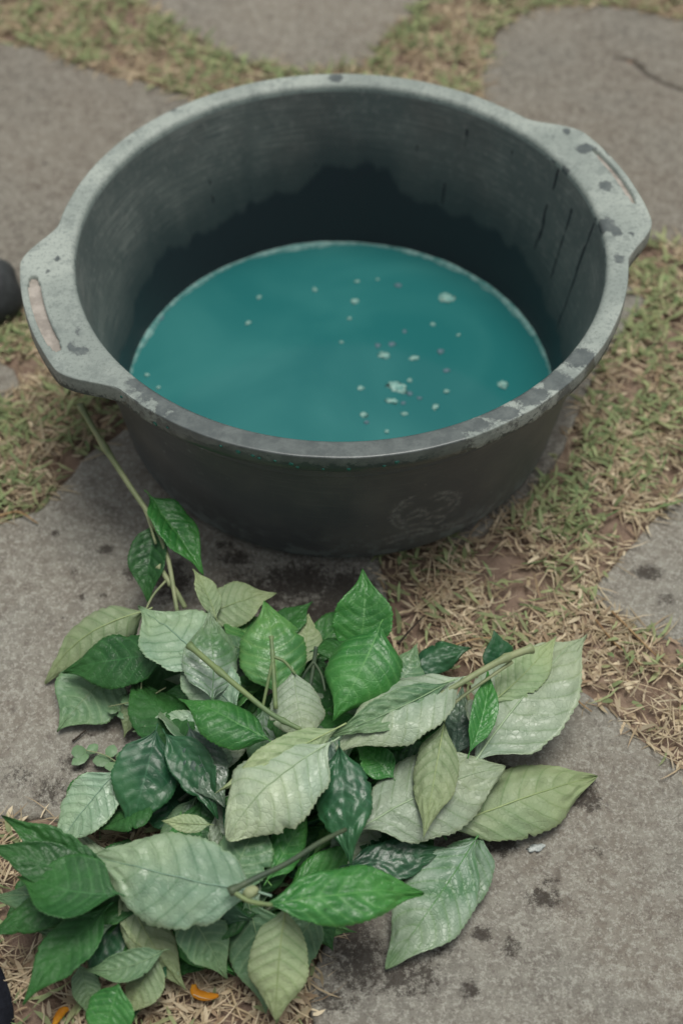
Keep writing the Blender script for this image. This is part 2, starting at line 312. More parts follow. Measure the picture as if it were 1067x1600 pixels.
for si, st in enumerate(STONES):
    poly = resample([tuple(at(x, y, 0).xy) for x, y in st['p']], 220)
    cen = sum(poly, Vector((0, 0)))/len(poly); R = 60
    sp = [(at(x, y, 0).xy, rx/2050, ry/1750, s) for x, y, rx, ry, s in st['spots']]
    ck = [at(x, y, 0).xy for x, y in st.get('crack', [])]
    V = []; spot = []; crk = []
    ring_f = [1-(1-i/R)**1.0 for i in range(R)]
    prof = [(1.0, -.03), (1.0, -.006), (.996, -.0025), (.99, -.0008)] + [(1-.01-(.99*(i+1)/(R+1)), 0) for i in range(R)]
    for (f, dz) in prof:
        for kk, p in enumerate(poly):
            d = p-cen; wob = 1+.02*fbm(p.x*22, p.y*22, si, 5)
            q = cen + d*f*(1+(wob-1)*f)
            z = dz
            if dz > -.01: z += -.0016 + .0014*fbm(q.x*9, q.y*9, si+3, 3) + .0011*fbm(q.x*45, q.y*45, si+1, 3)
            s = 0.0
            for c, rx, ry, a in sp:
                e = ((q.x-c.x)/rx)**2 + ((q.y-c.y)/ry)**2
                if e < 4: s = max(s, a*math.exp(-e*.7))
            cc = 0.0
            for i in range(len(ck)-1):
                ab = ck[i+1]-ck[i]; tt = max(0, min(1, (q-ck[i]).dot(ab)/ab.length_squared)); dd = (q-ck[i]-ab*tt).length
                cc = max(cc, 1-dd/.011)
            if cc > .3: z -= .003*cc
            V.append((q.x, q.y, z)); spot.append(s); crk.append(max(cc, 0))
    n = len(poly); F = []
    for r in range(len(prof)-1):
        for i in range(n): F.append((r*n+i, r*n+(i+1) % n, (r+1)*n+(i+1) % n, (r+1)*n+i))
    b = (len(prof)-1)*n; F.append(tuple(b+i for i in range(n)))
    mk('paving_stone', V, F, m_stone(si+1, [.74, .8, .74, .85, .94, .92, .9, .85][si]), ground, attrs={'spot': spot, 'crack': crk})

# ------------------------------------------------------------------ tub
RI, HR, HW = .25, .21, .017
def r_in(z): return .222 + (RI-.222)*(z-HW)/(HR-HW)
tub = tag(empty('plastic_tub', (0, 0, 0)), 'large round black plastic tub with pale dusty rim and two grip handles', 'tub')
NT = 540
def revolve(profile, nth=NT):
    V = [(r*math.cos(2*math.pi*i/nth), r*math.sin(2*math.pi*i/nth), z) for r, z in profile for i in range(nth)]
    F = [(j*nth+i, j*nth+(i+1) % nth, (j+1)*nth+(i+1) % nth, (j+1)*nth+i) for j in range(len(profile)-1) for i in range(nth)]
    return V, F
# outer shell with a rounded foot and moulded ridge lines under the lip
def r_out(z): return r_in(z) + .0034
po = [(.05, .0012), (.19, .0012), (.211, .0012), (.2165, .0025), (.2205, .007)]
z = .014
while z < .2021:
    r = r_out(z)
    for zr in (.172, .158): r += .0009*math.exp(-((z-zr)/.0016)**2)
    po.append((r, z)); z += .0015
pi_ = [(.2497, .2045)] + [(r_in(zz), zz) for zz in np.linspace(.202, .012, 74)] + [(.212, .006), (.19, .005), (.05, .005)]
V, F = revolve(pi_); F = [f[::-1] for f in F]
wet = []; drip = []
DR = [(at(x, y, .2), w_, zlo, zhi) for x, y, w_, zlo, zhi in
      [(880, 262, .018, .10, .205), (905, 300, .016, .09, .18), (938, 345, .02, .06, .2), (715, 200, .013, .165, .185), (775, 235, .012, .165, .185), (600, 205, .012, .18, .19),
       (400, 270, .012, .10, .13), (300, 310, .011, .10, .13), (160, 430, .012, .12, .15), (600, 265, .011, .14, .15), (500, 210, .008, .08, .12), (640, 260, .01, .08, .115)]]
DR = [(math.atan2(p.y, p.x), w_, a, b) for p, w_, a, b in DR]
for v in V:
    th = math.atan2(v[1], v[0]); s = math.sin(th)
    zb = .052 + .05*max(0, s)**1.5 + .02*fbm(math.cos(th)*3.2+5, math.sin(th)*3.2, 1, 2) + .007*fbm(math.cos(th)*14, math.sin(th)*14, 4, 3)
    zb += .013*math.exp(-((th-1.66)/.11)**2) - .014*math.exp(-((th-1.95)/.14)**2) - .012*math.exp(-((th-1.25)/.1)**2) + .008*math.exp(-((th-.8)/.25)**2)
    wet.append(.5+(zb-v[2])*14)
    d = 0
    for t0, w_, a, b in DR:
        lean = t0 + .011*nz(v[2]*55, t0*9)
        if a-.01 < v[2] < b+.004: d = max(d, math.exp(-((th-lean)/(w_*(.45+.35*nz(v[2]*90, t0*5))))**2)*sm(a-.01, a+.01, v[2])*sm(b+.004, b-.002, v[2]))
    drip.append(d)
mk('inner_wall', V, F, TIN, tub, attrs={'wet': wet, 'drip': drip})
# rim and handles
HC = [math.radians(20), math.radians(-160)]
def dang(a, b): return (a-b+math.pi) % (2*math.pi) - math.pi
def r_o(th):
    e = 0
    for i, c in enumerate(HC):
        d = math.degrees(abs(dang(th, c))); e = max(e, sm(26, 13.5, d))
    return .27 + .0295*e + .0004*nz(math.cos(th)*9, math.sin(th)*9)
SPL = [(525, 122, 13, 8, 1.), (915, 233, 15, 9, .95), (950, 240, 8, 6, .7), (945, 291, 10, 9, .95), (945, 352, 15, 12, .9), (962, 362, 12, 10, .8), (967, 405, 8, 8, .9), (885, 206, 7, 6, .9), (863, 216, 5, 4, .8), (905, 560, 24, 12, 1), (868, 596, 22, 12, 1), (826, 618, 28, 12, 1), (780, 645, 30, 10, .95), (735, 664, 30, 9, .95),
       (690, 676, 32, 9, 1), (270, 172, 9, 7, .6), (200, 222, 12, 6, .5), (90, 405, 6, 5, .8), (125, 548, 14, 7, .8), (112, 540, 6, 6, .8), (122, 518, 7, 8, .6), (210, 598, 10, 6, .9), (252, 640, 10, 14, .8), (300, 655, 12, 6, .5), (880, 265, 9, 9, .9), (925, 475, 7, 7, .3), (75, 425, 8, 8, .5), (985, 365, 8, 6, .6), (660, 690, 40, 8, .9)]
SPL = [(at(x, y, HR), rx/1750, ry/1150, s) for x, y, rx, ry, s in SPL]
def rim_wet(x, y):
    s = .05
    for c, rx, ry, a in SPL:
        e = ((x-c.x)/rx)**2 + ((y-c.y)/ry)**2
        if e < 6: s = max(s, a*math.exp(-e*.55))
    th = math.degrees(math.atan2(y, x)); r = math.hypot(x, y)
    if y < 0:
        f = sm(-129, -119, th)*sm(-60, -72, th); s = max(s, f*.95*(1 if r > .2535 else .8))
        f2 = sm(-140, -132, th)*sm(-112, -124, th); s = max(s, f2*(.46+.3*sm(.262, .255, r)))
    return s
RJ = .2645
ths = [2*math.pi*i/720 for i in range(720)]
inprof = [(.2488, .2005), (.2492, .2055), (.2503, .2085), (.2525, .2101), (.256, .2106), (.2602, .2106), (RJ, .2105)]
def outprof(th):
    ro = r_o(th); return [(RJ+(ro-RJ)*.35, .2105), (RJ+(ro-RJ)*.62, .2104), (ro-.0009, .21035), (ro-.0002, .2099), (ro, .2090), (ro+.0004, .199), (ro+.0002, .193), (ro-.001, .1915), (ro-.0026, .1925), (ro-.003, .203), (.2535, .2035)]
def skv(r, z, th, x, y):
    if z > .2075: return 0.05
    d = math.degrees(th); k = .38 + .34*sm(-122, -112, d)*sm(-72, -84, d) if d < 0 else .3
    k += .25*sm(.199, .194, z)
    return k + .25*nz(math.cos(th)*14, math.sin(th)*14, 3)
V = []; F = []; wt = []; sk = []
is_h = [any(abs(dang(t, c)) < math.radians(31) for c in HC) for t in ths]
npf = len(inprof)+11
for t in ths:
    for r, z in inprof+outprof(t):
        x, y = r*math.cos(t), r*math.sin(t); V.append((x, y, z)); wt.append(rim_wet(x, y)); sk.append(skv(r, z, (t+math.pi) % (2*math.pi)-math.pi, x, y))
for i in range(720):
    j = (i+1) % 720
    for k in range(npf-1):
        if k >= len(inprof)-1 and is_h[i] and is_h[j]: continue
        F.append((i*npf+k, i*npf+k+1, j*npf+k+1, j*npf+k))
rim = mk('rim', V, F, RIM, tub, attrs={'wet': wt, 'skirt': sk})
for h, c in enumerate(HC):
    V = []; F = []; wt = []; sk = []
    fs = [0, .16, .3, .42] + [.479+(.817-.479)*i/8 for i in range(9)] + [.88]
    ht = [ths[i] for i in range(720) if is_h[i] and abs(dang(ths[i], c)) < 1]
    ht.sort(key=lambda t: dang(t, c))
    ht = [ht[0]-math.radians(0)] + ht[1:]
    fine = []
    for a, b in zip(ht[:-1], ht[1:]): fine += [a, a+dang(b, a)/2]
    fine.append(ht[-1]); ht = fine
    for t in ht:
        ro = r_o(t); pr = [(RJ+(ro-RJ)*f, .2105-.0001*sm(.5, 1, f)) for f in fs] + outprof(t)[2:]
        for r, z in pr:
            x, y = r*math.cos(t), r*math.sin(t); V.append((x, y, z)); wt.append(rim_wet(x, y)); sk.append(skv(r, z, (t+math.pi) % (2*math.pi)-math.pi, x, y))
    m = len(fs)+9; hole = set()
    for i in range(len(ht)-1):
        dm = math.degrees(dang((ht[i]+dang(ht[i+1], ht[i])/2), c))
        for k in range(4, 12):
            fc = (fs[k]+fs[k+1])/2; u = abs(dm)/(10.5 if h else 9); vv = abs(fc-(.648 if h else .72))/(.172 if h else .1)
            if u**5 + vv**3 < 1: hole.add((i, k))
    for i in range(len(ht)-1):
        for k in range(m-1):
            if (i, k) not in hole: F.append((i*m+k, i*m+k+1, (i+1)*m+k+1, (i+1)*m+k))
    # slot sides drop to a recessed floor
    low = {}
    def lo(ix):
        if ix not in low:
            v = V[ix]; low[ix] = len(V); V.append((v[0], v[1], .2028)); wt.append(.1); sk.append(.1)
        return low[ix]
    FF = []
    for (i, k) in hole:
        q = (i*m+k, i*m+k+1, (i+1)*m+k+1, (i+1)*m+k)
        for e, nb in (((q[0], q[1]), (i-1, k)), ((q[1], q[2]), (i, k+1)), ((q[2], q[3]), (i+1, k)), ((q[3], q[0]), (i, k-1))):
            if nb not in hole: F.append((e[0], e[1], lo(e[1]), lo(e[0])))
        FF.append(q)
    hd = mk('handle', V, F, RIM, tub, attrs={'wet': wt, 'skirt': sk})
    V2 = []; mp = {}; F2 = []
    for q in FF:
        r_ = []
        for ix in q:
            if ix not in mp:
                mp[ix] = len(V2); v = V[ix]; V2.append((v[0], v[1], 0.2058 + .0010*fbm(v[0]*120, v[1]*120, h, 3)))
            r_.append(mp[ix])
        F2.append(tuple(r_))
    mk('grip_slot', V2, F2, CLAY, hd)

def ball(c, rx, ry, rz, rot=0, seed=0, amp=.2, nu=14, nv=8, freq=1.5):
    V = []; F = []
    cr, sr = math.cos(rot), math.sin(rot)
    for j in range(nv+1):
        ph = math.pi*j/nv
        for i in range(nu):
            t = 2*math.pi*i/nu; d = Vector((math.sin(ph)*math.cos(t), math.sin(ph)*math.sin(t), math.cos(ph)))
            k = 1+amp*noise.noise(d*freq+Vector((seed*7.3, seed*2.1, seed)))*1.6
            x, y, z = d.x*rx*k, d.y*ry*k, d.z*rz*k
            V.append((c[0]+x*cr-y*sr, c[1]+x*sr+y*cr, c[2]+z))
    for j in range(nv):
        for i in range(nu): F.append((j*nu+i, (j+1)*nu+i, (j+1)*nu+(i+1) % nu, j*nu+(i+1) % nu))
    return V, F
def tube(pts, rads, n=8, ring=None):
    pts = [Vector(p) for p in pts]; V = []; F = []
    for i, p in enumerate(pts):
        d = (pts[min(i+1, len(pts)-1)]-pts[max(i-1, 0)]).normalized()
        a = d.cross(Vector((0, 0, 1)));  a = a.normalized() if a.length > 1e-4 else Vector((1, 0, 0)); b = a.cross(d)
        for k in range(n): t = 2*math.pi*k/n; V.append(p+(a*math.cos(t)+b*math.sin(t))*rads[i])
    for i in range(len(pts)-1):
        for k in range(n): F.append((i*n+k, i*n+(k+1) % n, (i+1)*n+(k+1) % n, (i+1)*n+k))
    F.append(tuple(reversed(range(n)))); F.append(tuple((len(pts)-1)*n+k for k in range(n)))
    return V, F
def smooth_path(P, n):
    P = [Vector(p) for p in P]; out = []
    Q = [P[0]*2-P[1]] + P + [P[-1]*2-P[-2]]
    for i in range(1, len(Q)-2):
        for k in range(n):
            t = k/n; a, b, c, d = Q[i-1], Q[i], Q[i+1], Q[i+2]
            out.append(.5*((2*b)+(c-a)*t+(2*a-5*b+4*c-d)*t*t+(3*b-a-3*c+d)*t**3))
    out.append(P[-1]); return out
# drops of dye hanging on the front lip
for i, (x, y, s) in enumerate([(243, 662, 5), (262, 668, 3), (372, 706, 5), (395, 712, 4), (405, 716, 3.5), (430, 720, 3), (455, 725, 5), (465, 730, 3.5), (545, 733, 4), (600, 728, 3.5), (620, 722, 5), (505, 733, 3), (190, 620, 3), (345, 697, 3.4)]):
    d = ray(x, y); best = None
    for q in range(200):
        zz = .212-.022*q/199; p = CAM+d*((zz-CAM.z)/d.z); e = abs(math.hypot(p.x, p.y)-r_o(math.atan2(p.y, p.x))-.0003)
        if best is None or e < best[0]: best = (e, p)
    p = best[1]; th = math.atan2(p.y, p.x)
    V, F = ball((0, 0, 0), s*.0005, .0008, s*.00042, th+math.pi/2, i, .2)
    mk('dye_drop', V, F, TEAL, rim, loc=p)
# worn moulded emblem on the front of the wall
def on_wall(x, y, off=.0004):
    d = ray(x, y); best = None
    for q in range(400):
        zz = .2-.2*q/399; p = CAM+d*((zz-CAM.z)/d.z); e = abs(math.hypot(p.x, p.y)-r_out(zz))
        if p.y < 0 and (best is None or e < best[0]): best = (e, p)
    p = best[1]; k = (math.hypot(p.x, p.y)+off)/math.hypot(p.x, p.y); return Vector((p.x*k, p.y*k, p.z))
EM = [[(648, 776), (630, 784), (617, 797), (612, 810), (617, 820), (630, 826)], [(640, 787), (625, 796), (621, 808), (630, 818)], [(676, 775), (690, 770), (706, 770), (716, 776), (714, 788), (704, 798)], [(682, 781), (696, 778), (705, 783), (698, 792)],
      [(602, 842), (625, 836), (650, 828), (672, 826)], [(608, 848), (630, 841), (655, 834), (690, 826)], [(690, 822), (720, 814), (745, 802), (768, 790)], [(640, 804), (652, 796), (664, 800), (655, 808)], [(664, 812), (680, 806), (694, 810), (682, 818)], [(622, 814), (650, 808), (676, 800), (690, 794)], [(640, 822), (656, 818), (672, 818)], [(700, 824), (726, 820), (752, 808)]]
thw = [math.radians(a) for a in list(np.arange(-180, -88, 1.0))+list(np.arange(-88, -40, .25))+list(np.arange(-40, 180, 1.0))]
nw = len(thw); V = [(r*math.cos(t), r*math.sin(t), zz) for r, zz in po for t in thw]
F = [(q*nw+i, q*nw+(i+1) % nw, (q+1)*nw+(i+1) % nw, (q+1)*nw+i) for q in range(len(po)-1) for i in range(nw)]
F.append(tuple(reversed(range(nw))))
ep = np.array([tuple(p) for pl in EM for p in smooth_path([on_wall(x, y, 0) for x, y in pl], 14)])
VA = np.array(V); th_ = np.degrees(np.arctan2(VA[:, 1], VA[:, 0])); sc = np.zeros(len(V)); m_ = np.where((th_ > -90) & (th_ < -38))[0]
for q in m_: sc[q] = max(0, 1-math.sqrt(((ep-VA[q])**2).sum(1).min())/.0095)
mk('tub_wall', V, F, TOUT, tub, attrs={'scuff': sc})

# ------------------------------------------------------------------ dye in the tub
def disc(R, rings, n, zf):
    V = [(0, 0, zf(0, 0))]; F = []
    for j in range(1, rings+1):
        for i in range(n):
            t = 2*math.pi*i/n; x, y = R*j/rings*math.cos(t), R*j/rings*math.sin(t); V.append((x, y, zf(x, y)))
    for i in range(n): F.append((0, 1+i, 1+(i+1) % n))
    for j in range(rings-1):
        for i in range(n): F.append((1+j*n+i, 1+(j+1)*n+i, 1+(j+1)*n+(i+1) % n, 1+j*n+(i+1) % n))
    return V, F
V, F = disc(r_in(HW)-.0003, 60, 180, lambda x, y: .0002*nz(x*12, y*12))
dye = tag(mk('dye_liquid', V, F, DYE, loc=(0, 0, HW)), 'opaque teal indigo dye filling the bottom of the black tub', 'dye')
V = []; F = []; n = 400
for i in range(n):
    t = 2*math.pi*i/n; wd = .0016+.0042*max(0, fbm(math.cos(t)*4+3, math.sin(t)*4, 2, 4)+.28) + .0016*nz(math.cos(t)*40, math.sin(t)*40)
    wd += .004*math.exp(-(dang(t, 1.75)/.12)**2) + .003*math.exp(-(dang(t, .62)/.15)**2) + .0025*math.exp(-(dang(t, 2.4)/.2)**2)
    R = r_in(HW)+.0002; hh = .0014+.25*wd
    for r, z in ((R-max(.0008, wd), -.0004), (R-wd*.8, hh*.6), (R-wd*.4, hh), (R+.0002, hh*1.3)): V.append((r*math.cos(t), r*math.sin(t), z+.0003*nz(i*.7, r*900)))
for i in range(n):
    for k in range(3): F.append((i*4+k, ((i+1) % n)*4+k, ((i+1) % n)*4+k+1, i*4+k+1))
mk('foam_ring', V, F, FOAMD, dye)
FO = [(697, 466, 15, 9, .5), (600, 556, 8, 8, 0), (618, 605, 16, 9, -.5), (612, 627, 11, 5, 0), (785, 601, 8, 7, 0), (647, 560, 6, 6, 0), (680, 636, 5, 5, 0), (568, 648, 6, 5, 0), (604, 675, 4, 3, 0), (554, 471, 8, 5, 0), (676, 507, 4, 4, 0), (564, 607, 5, 5, .3), (405, 465, 4, 4, 0), (492, 453, 4, 5, 0), (534, 535, 3, 3, 0), (716, 524, 3, 3, 0), (558, 440, 5, 3, 0), (632, 647, 4, 5, 0), (697, 612, 5, 4, 0), (640, 595, 5, 4, 0), (230, 586, 4, 3, 0), (248, 606, 4, 3, 0), (546, 498, 4, 3, 0), (388, 505, 6, 3, 0), (630, 610, 4, 3, .4), (590, 437, 3, 2, 0)]
for i, (x, y, rx, ry, rot) in enumerate(FO):
    p = at(x, y, HW); V, F = ball((0, 0, 0), rx/1800, ry/1350, 0.0009, -rot+i, i, .62, 20, 8, 2.2); mk('foam_fleck', V, F, FOAM, dye, loc=(p.x, p.y, .0002))
for i, (x, y, s) in enumerate([(688, 549, 6), (622, 446, 6), (698, 579, 5), (632, 518, 4), (590, 540, 5), (612, 538, 6), (640, 615, 5), (573, 660, 4), (630, 630, 4), (250, 497, 7), (238, 512, 5), (655, 622, 4)]):
    p = at(x, y, HW); V, F = ball((0, 0, 0), s/1800, s/1500, .0008, i, i+50, .5, 12, 6); mk('petal_fleck', V, F, PINK, dye, loc=(p.x, p.y, .0001))

# ------------------------------------------------------------------ leaves
def leaf_mesh(name, P0, P1, wpx, typ, roll=0, arch=0, fold=0, curl=0, bend=0, twist=0, seed=0, parent=None, petiole=.06, wavy=1.0, wmax=.44, split=0):
    L = (P1-P0).length; ax = (P1-P0).normalized(); up = Vector((0, 0, 1))
    sd_ = up.cross(ax).normalized(); n_ = ax.cross(sd_)
    Rm = Matrix.Rotation(math.radians(roll), 3, ax); sd_ = Rm @ sd_; n_ = Rm @ n_
    mid = (P0+P1)/2; a, b = pix(mid+sd_*.005), pix(mid-sd_*.005); ad = (pix(P1)-pix(P0)).normalized()
    ppm = abs((a-b).x*(-ad.y)+(a-b).y*ad.x)/.01
    W = min(wpx/max(ppm, 650), L*.85)
    rn = random.Random(seed*13+5); ph0 = rn.random()*10; tipk = rn.random(); bend += rn.uniform(-.045, .045); twist += rn.uniform(-30, 30); arch += rn.uniform(-.01, .05); curl -= rn.uniform(0, 16); droop = rn.uniform(0, .5)
    bites = [(rn.uniform(.2, .85), rn.choice((-1, 1)), rn.uniform(.06, .22), rn.uniform(.008, .03)) for _ in range(rn.choice((0, 0, 1, 1, 2)))]
    nu, nv = 78, 22; aa = .74; bb = aa*(1-wmax)/wmax; mx = wmax**aa*(1-wmax)**bb
    und = typ in UNDER; qa = L*(.015 if und else .006 if typ == 'wet' else .011)
    V = []; UV = []
    def pos(t, s, lift=0.0):
        tt = max(t, .0001); wp = (tt**aa)*(max(1-tt, 0)**bb)/mx if tt < 1 else 0
        wp = min(1, wp)*(1-(.42+.25*tipk)*sm(.58, .95, tt)); wp *= .3+.7*sm(.0, .22, tt)
        e = abs(s)
        ser = 1+.05*((tt*23+.4*nz(tt*9, seed)) % 1.0 - .5)*sm(.86, 1, e)
        ser += .06*nz(tt*7+seed, s*2)*sm(.5, 1, e)
        for tb, sb, bd, bw in bites:
            if s*sb > 0: ser -= bd*math.exp(-((tt-tb)/bw)**2)*sm(.4, 1, e)
        r = e*wp*W/2*ser
        ang = math.radians(fold) + math.radians(curl)*e*e
        y = r*math.cos(ang)*(1 if s > 0 else -1); z = r*math.sin(ang)
        pv = 9*(t-.2*e**1.35); d = abs((pv % 1)-.5)                       # .5 at a side vein
        q = (.5-.5*math.cos(2*math.pi*pv))**.7
        q = q*(1-e**5)*min(1, wp*1.4)*(1-math.exp(-(e/.1)**2)*.9)
        z += qa*q*(1 if not und else -.75)
        z += wavy*L*(.003 if typ in ('wet', 'shiny', 'top', 'deep') else .006)*fbm(t*11+seed, s*4+ph0, 3, 2)*min(1, wp*2)
        z += wavy*L*.02*(fbm(t*3.0+seed*1.7, s*1.3+ph0, 0, 3)) + wavy*L*.034*e**2*nz(t*6+seed*3.1, (2 if s > 0 else -2)+ph0)
        tw = math.radians(twist)*(t-.5)
        cs, sn = math.cos(tw), math.sin(tw)
        yy, zz = y*cs-z*sn, y*sn+z*cs
        c = 4*t*(1-t)
        return ax*L*t + sd_*(yy+bend*L*c) + n_*(zz+arch*L*c-droop*L*max(0, t-.55)**2+lift)
    for i in range(nu+1):
        t = i/nu; t = t*.998+.001
        for j in range(nv+1):
            s = -1+2*j/nv; V.append(pos(t, s)); UV.append((t, s*.5+.5))
    m = nv+1; F = []; top = len(V)
    for i in range(nu):
        for j in range(nv): F.append((i*m+j, i*m+j+1, (i+1)*m+j+1, (i+1)*m+j))
    # keep normals up along n_
    a_, b_, c_ = V[F[len(F)//2][0]], V[F[len(F)//2][1]], V[F[len(F)//2][2]]
    if (b_-a_).cross(c_-a_).dot(n_) < 0: F = [f[::-1] for f in F]
    nf = len(F); th = n_*.0005
    V += [v-th for v in V[:top]]; UV += UV[:top]
    F += [tuple(top+q for q in f[::-1]) for f in F[:nf]]
    edge = [j for j in range(m)] + [i*m+nv for i in range(1, nu+1)] + [nu*m+j for j in range(nv-1, -1, -1)] + [i*m for i in range(nu-1, 0, -1)]
    for q in range(len(edge)): a, b = edge[q], edge[(q+1) % len(edge)]; F.append((a, b, top+b, top+a))
    fm = [0]*nf+[1]*nf+[0]*len(edge)
    loc = P0 - (parent.location if parent else Vector((0, 0, 0)))
    o = mk(name, V, F, None, parent, loc=loc, uv=UV, mats=[LM[typ], LM[OTHER[typ]]], fm=fm)
    # raised midrib, side veins and petiole
    lift = .0004 if und else -.0002; pr = L*.0062
    mp = [pos(0, 0)-ax*L*petiole*(1-q/3)+n_*(-.002*(1-q/3)) for q in range(3)] + [pos(t, 0.0, lift) for t in np.linspace(.01, .97, 26)]
    VV, VF = tube(mp, [pr*1.15]*3+[pr*(1-.85*q/25)*(1 if und else .8) for q in range(26)], 6)
    for kx in (range(1, 9) if typ in ('top', 'deep', 'shiny') else ()):
        for s in (-1, 1):
            pts = []
            for e in np.linspace(.03, .86, 9):
                t = (kx-.0)/9+.2*e**1.35
                if t < .97: pts.append(pos(t, s*e, lift*.5))
            if len(pts) > 3:
                v_, f_ = tube(pts, [pr*(.36 if und else .28)*(1-.75*q/len(pts)) for q in range(len(pts))], 4); b = len(VV); VV += v_; VF += [tuple(q+b for q in f) for f in f_]
    mk('veins', VV, VF, VEIN[typ], o)
    return o
SEED = [0]; HZ = 1.45
def leaf(label, base, tip, wpx, typ, z0, z1, parent=None, name='leaf', group='cut indigo leaves heaped on the stones', **kw):
    SEED[0] += 1
    o = leaf_mesh(name, at(base[0], base[1], z0*HZ/1000), at(tip[0], tip[1], z1*HZ/1000), wpx*1.0, typ, seed=SEED[0], parent=parent, **kw)
    if parent is None: tag(o, label, 'leaf', group)
    return o
def stem(parent, pts, r0, r1, mat, nodes=(), name='stem'):
    P = smooth_path([at(x, y, z*HZ/1000) for x, y, z in pts], 8); n = len(P)
    rad = []
    for i in range(n):
        t = i/(n-1); r = r0+(r1-r0)*t
        for q in nodes: r *= 1+.45*math.exp(-((t-q)/.03)**2)
        rad.append(r)
    V, F = tube([p-parent.location for p in P], rad, 10); return mk(name, V, F, mat, parent)
def sprig(label, x, y, z=0):
    return tag(empty('leaf_sprig', at(x, y, z/1000)), label, 'sprig', 'cut indigo sprigs heaped on the stones')

# -- dark-coloured leaves added low in the heap to deepen the shade in its gaps
rr = random.Random(3)
BUR = [((420, 1230), (560, 1300)), ((300, 1230), (420, 1330)), ((540, 1220), (430, 1350)), ((260, 1330), (120, 1420)), ((240, 1440), (160, 1500)), ((330, 1180), (230, 1240)), ((470, 1290), (540, 1390)), ((620, 1150), (520, 1230)),
       ((430, 1000), (340, 1080)), ((540, 1060), (430, 1100)), ((600, 1250), (680, 1330)), ((340, 1360), (420, 1470)), ((190, 1400), (120, 1470)), ((450, 1400), (350, 1480)), ((690, 1100), (600, 1200)), ((380, 1080), (270, 1150)), ((250, 1410), (210, 1510)), ((500, 1380), (420, 1290)), ((560, 1120), (650, 1190)), ((230, 1000), (290, 1100)), ((150, 1440), (60, 1500)), ((260, 1470), (140, 1460)), ((200, 1380), (110, 1400)), ((330, 1450), (270, 1530)), ((470, 1200), (380, 1150)), ((640, 1080), (560, 1110)), ((470, 1470), (400, 1540)), ((660, 1240), (740, 1210)), ((560, 1180), (480, 1240)), ((360, 1160), (430, 1240)), ((300, 1420), (200, 1440)), ((420, 1440), (500, 1480)), ((90, 1380), (10, 1430)), ((300, 1290), (230, 1220))]
HEAP = np.array([(110, 1060), (150, 985), (240, 955), (330, 945), (420, 945), (555, 920), (620, 1000), (740, 1025), (790, 1030), (730, 1170), (770, 1235), (770, 1275), (720, 1300), (690, 1420), (600, 1480), (500, 1465), (440, 1560), (300, 1520), (200, 1560), (130, 1540), (50, 1520), (10, 1450), (10, 1310), (100, 1310), (130, 1250), (200, 1200), (200, 1130), (110, 1125)], float)
CORES = [((440, 1060), 'dark filler sprig buried under the upper leaves behind the forked stem'), ((560, 1230), 'dark filler sprig buried right of the whitest leaf under the silvery one'), ((310, 1230), 'dark filler sprig buried between the soaked leaves and the whitest leaf'),
         ((230, 1430), 'dark filler sprig buried in the hollow beside the slender fanned leaves'), ((420, 1420), 'dark filler sprig buried under the largest left leaf and bottom leaves'), ((670, 1140), 'dark filler sprig buried under the long pale stem at right')]
cs_ = []
for (cx_, cy_), lb in CORES:
    o = sprig(lb, cx_, cy_, 10); cs_.append(o)
    stem(o, [(cx_-30, cy_+22, 12), (cx_, cy_, 14), (cx_+34, cy_-20, 16)], .002, .0016, STEMD)
near = lambda p: min(range(len(CORES)), key=lambda q: (CORES[q][0][0]-p[0])**2+(CORES[q][0][1]-p[1])**2)
for i, (b_, t_) in enumerate(BUR):
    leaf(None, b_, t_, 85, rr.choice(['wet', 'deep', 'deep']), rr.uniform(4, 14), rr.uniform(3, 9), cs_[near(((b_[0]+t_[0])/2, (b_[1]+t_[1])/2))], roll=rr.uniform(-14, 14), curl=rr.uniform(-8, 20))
made = 0
while made < 120:
    q = rr.randrange(len(CORES)); cx_, cy_ = CORES[q][0]; a_ = rr.uniform(0, 6.283); d_ = rr.uniform(10, 70); l_ = rr.uniform(95, 180)
    b_ = (cx_+math.cos(a_)*d_, cy_+math.sin(a_)*d_*.8); a2 = a_+rr.uniform(-.7, .7); t_ = (b_[0]+math.cos(a2)*l_, b_[1]+math.sin(a2)*l_*.85)
    if not inside(HEAP, np.array([t_[0], b_[0]]), np.array([t_[1], b_[1]])).all(): continue
    h_ = rr.uniform(8, 42)
    if t_[0] > 540 and h_ > 22: continue
    made += 1
    leaf(None, b_, t_, l_*rr.uniform(.36, .5), rr.choice(['top', 'top', 'deep', 'deep', 'gund', 'pale', 'blue', 'wet', 'shiny', 'silver']), h_, h_*rr.uniform(.3, .95), cs_[q], roll=rr.uniform(-40, 40), fold=rr.uniform(-16, 28), curl=rr.uniform(-20, 14))

# -- upper left
leaf('yellow green leaf with lit upper edge, leftmost on the bare stone', (228, 955), (66, 1066), 96, 'yell', 34, 5, fold=6, curl=-34, roll=-8, arch=.06, bend=-.1)
leaf('grey green leaf underneath the dim green one, tip pointing down left onto stone', (185, 1035), (88, 1142), 112, 'gund', 16, 5, roll=-4, curl=8)
leaf('dim green leaf with tip pointing left, between two paler leaves', (268, 1022), (90, 1046), 84, 'deep', 44, 24, roll=-12, arch=.02, curl=-6)
leaf('small pale olive leaf hanging down beside the grey feathery weed', (222, 1075), (192, 1152), 34, 'yell', 22, 6, roll=20, fold=20)
leaf('narrow pale leaf standing up with tip under the split top leaf', (338, 968), (304, 886), 36, 'yell', 40, 52, roll=24, fold=22)
leaf('flat yellowish leaf with tip pointing right above the shiny ones', (318, 962), (430, 922), 68, 'yell', 34, 44, roll=6, curl=6)
leaf('small dark green leaf tip poking out over the lichened stone', (420, 1000), (488, 938), 46, 'deep', 30, 34, roll=-10, fold=10)
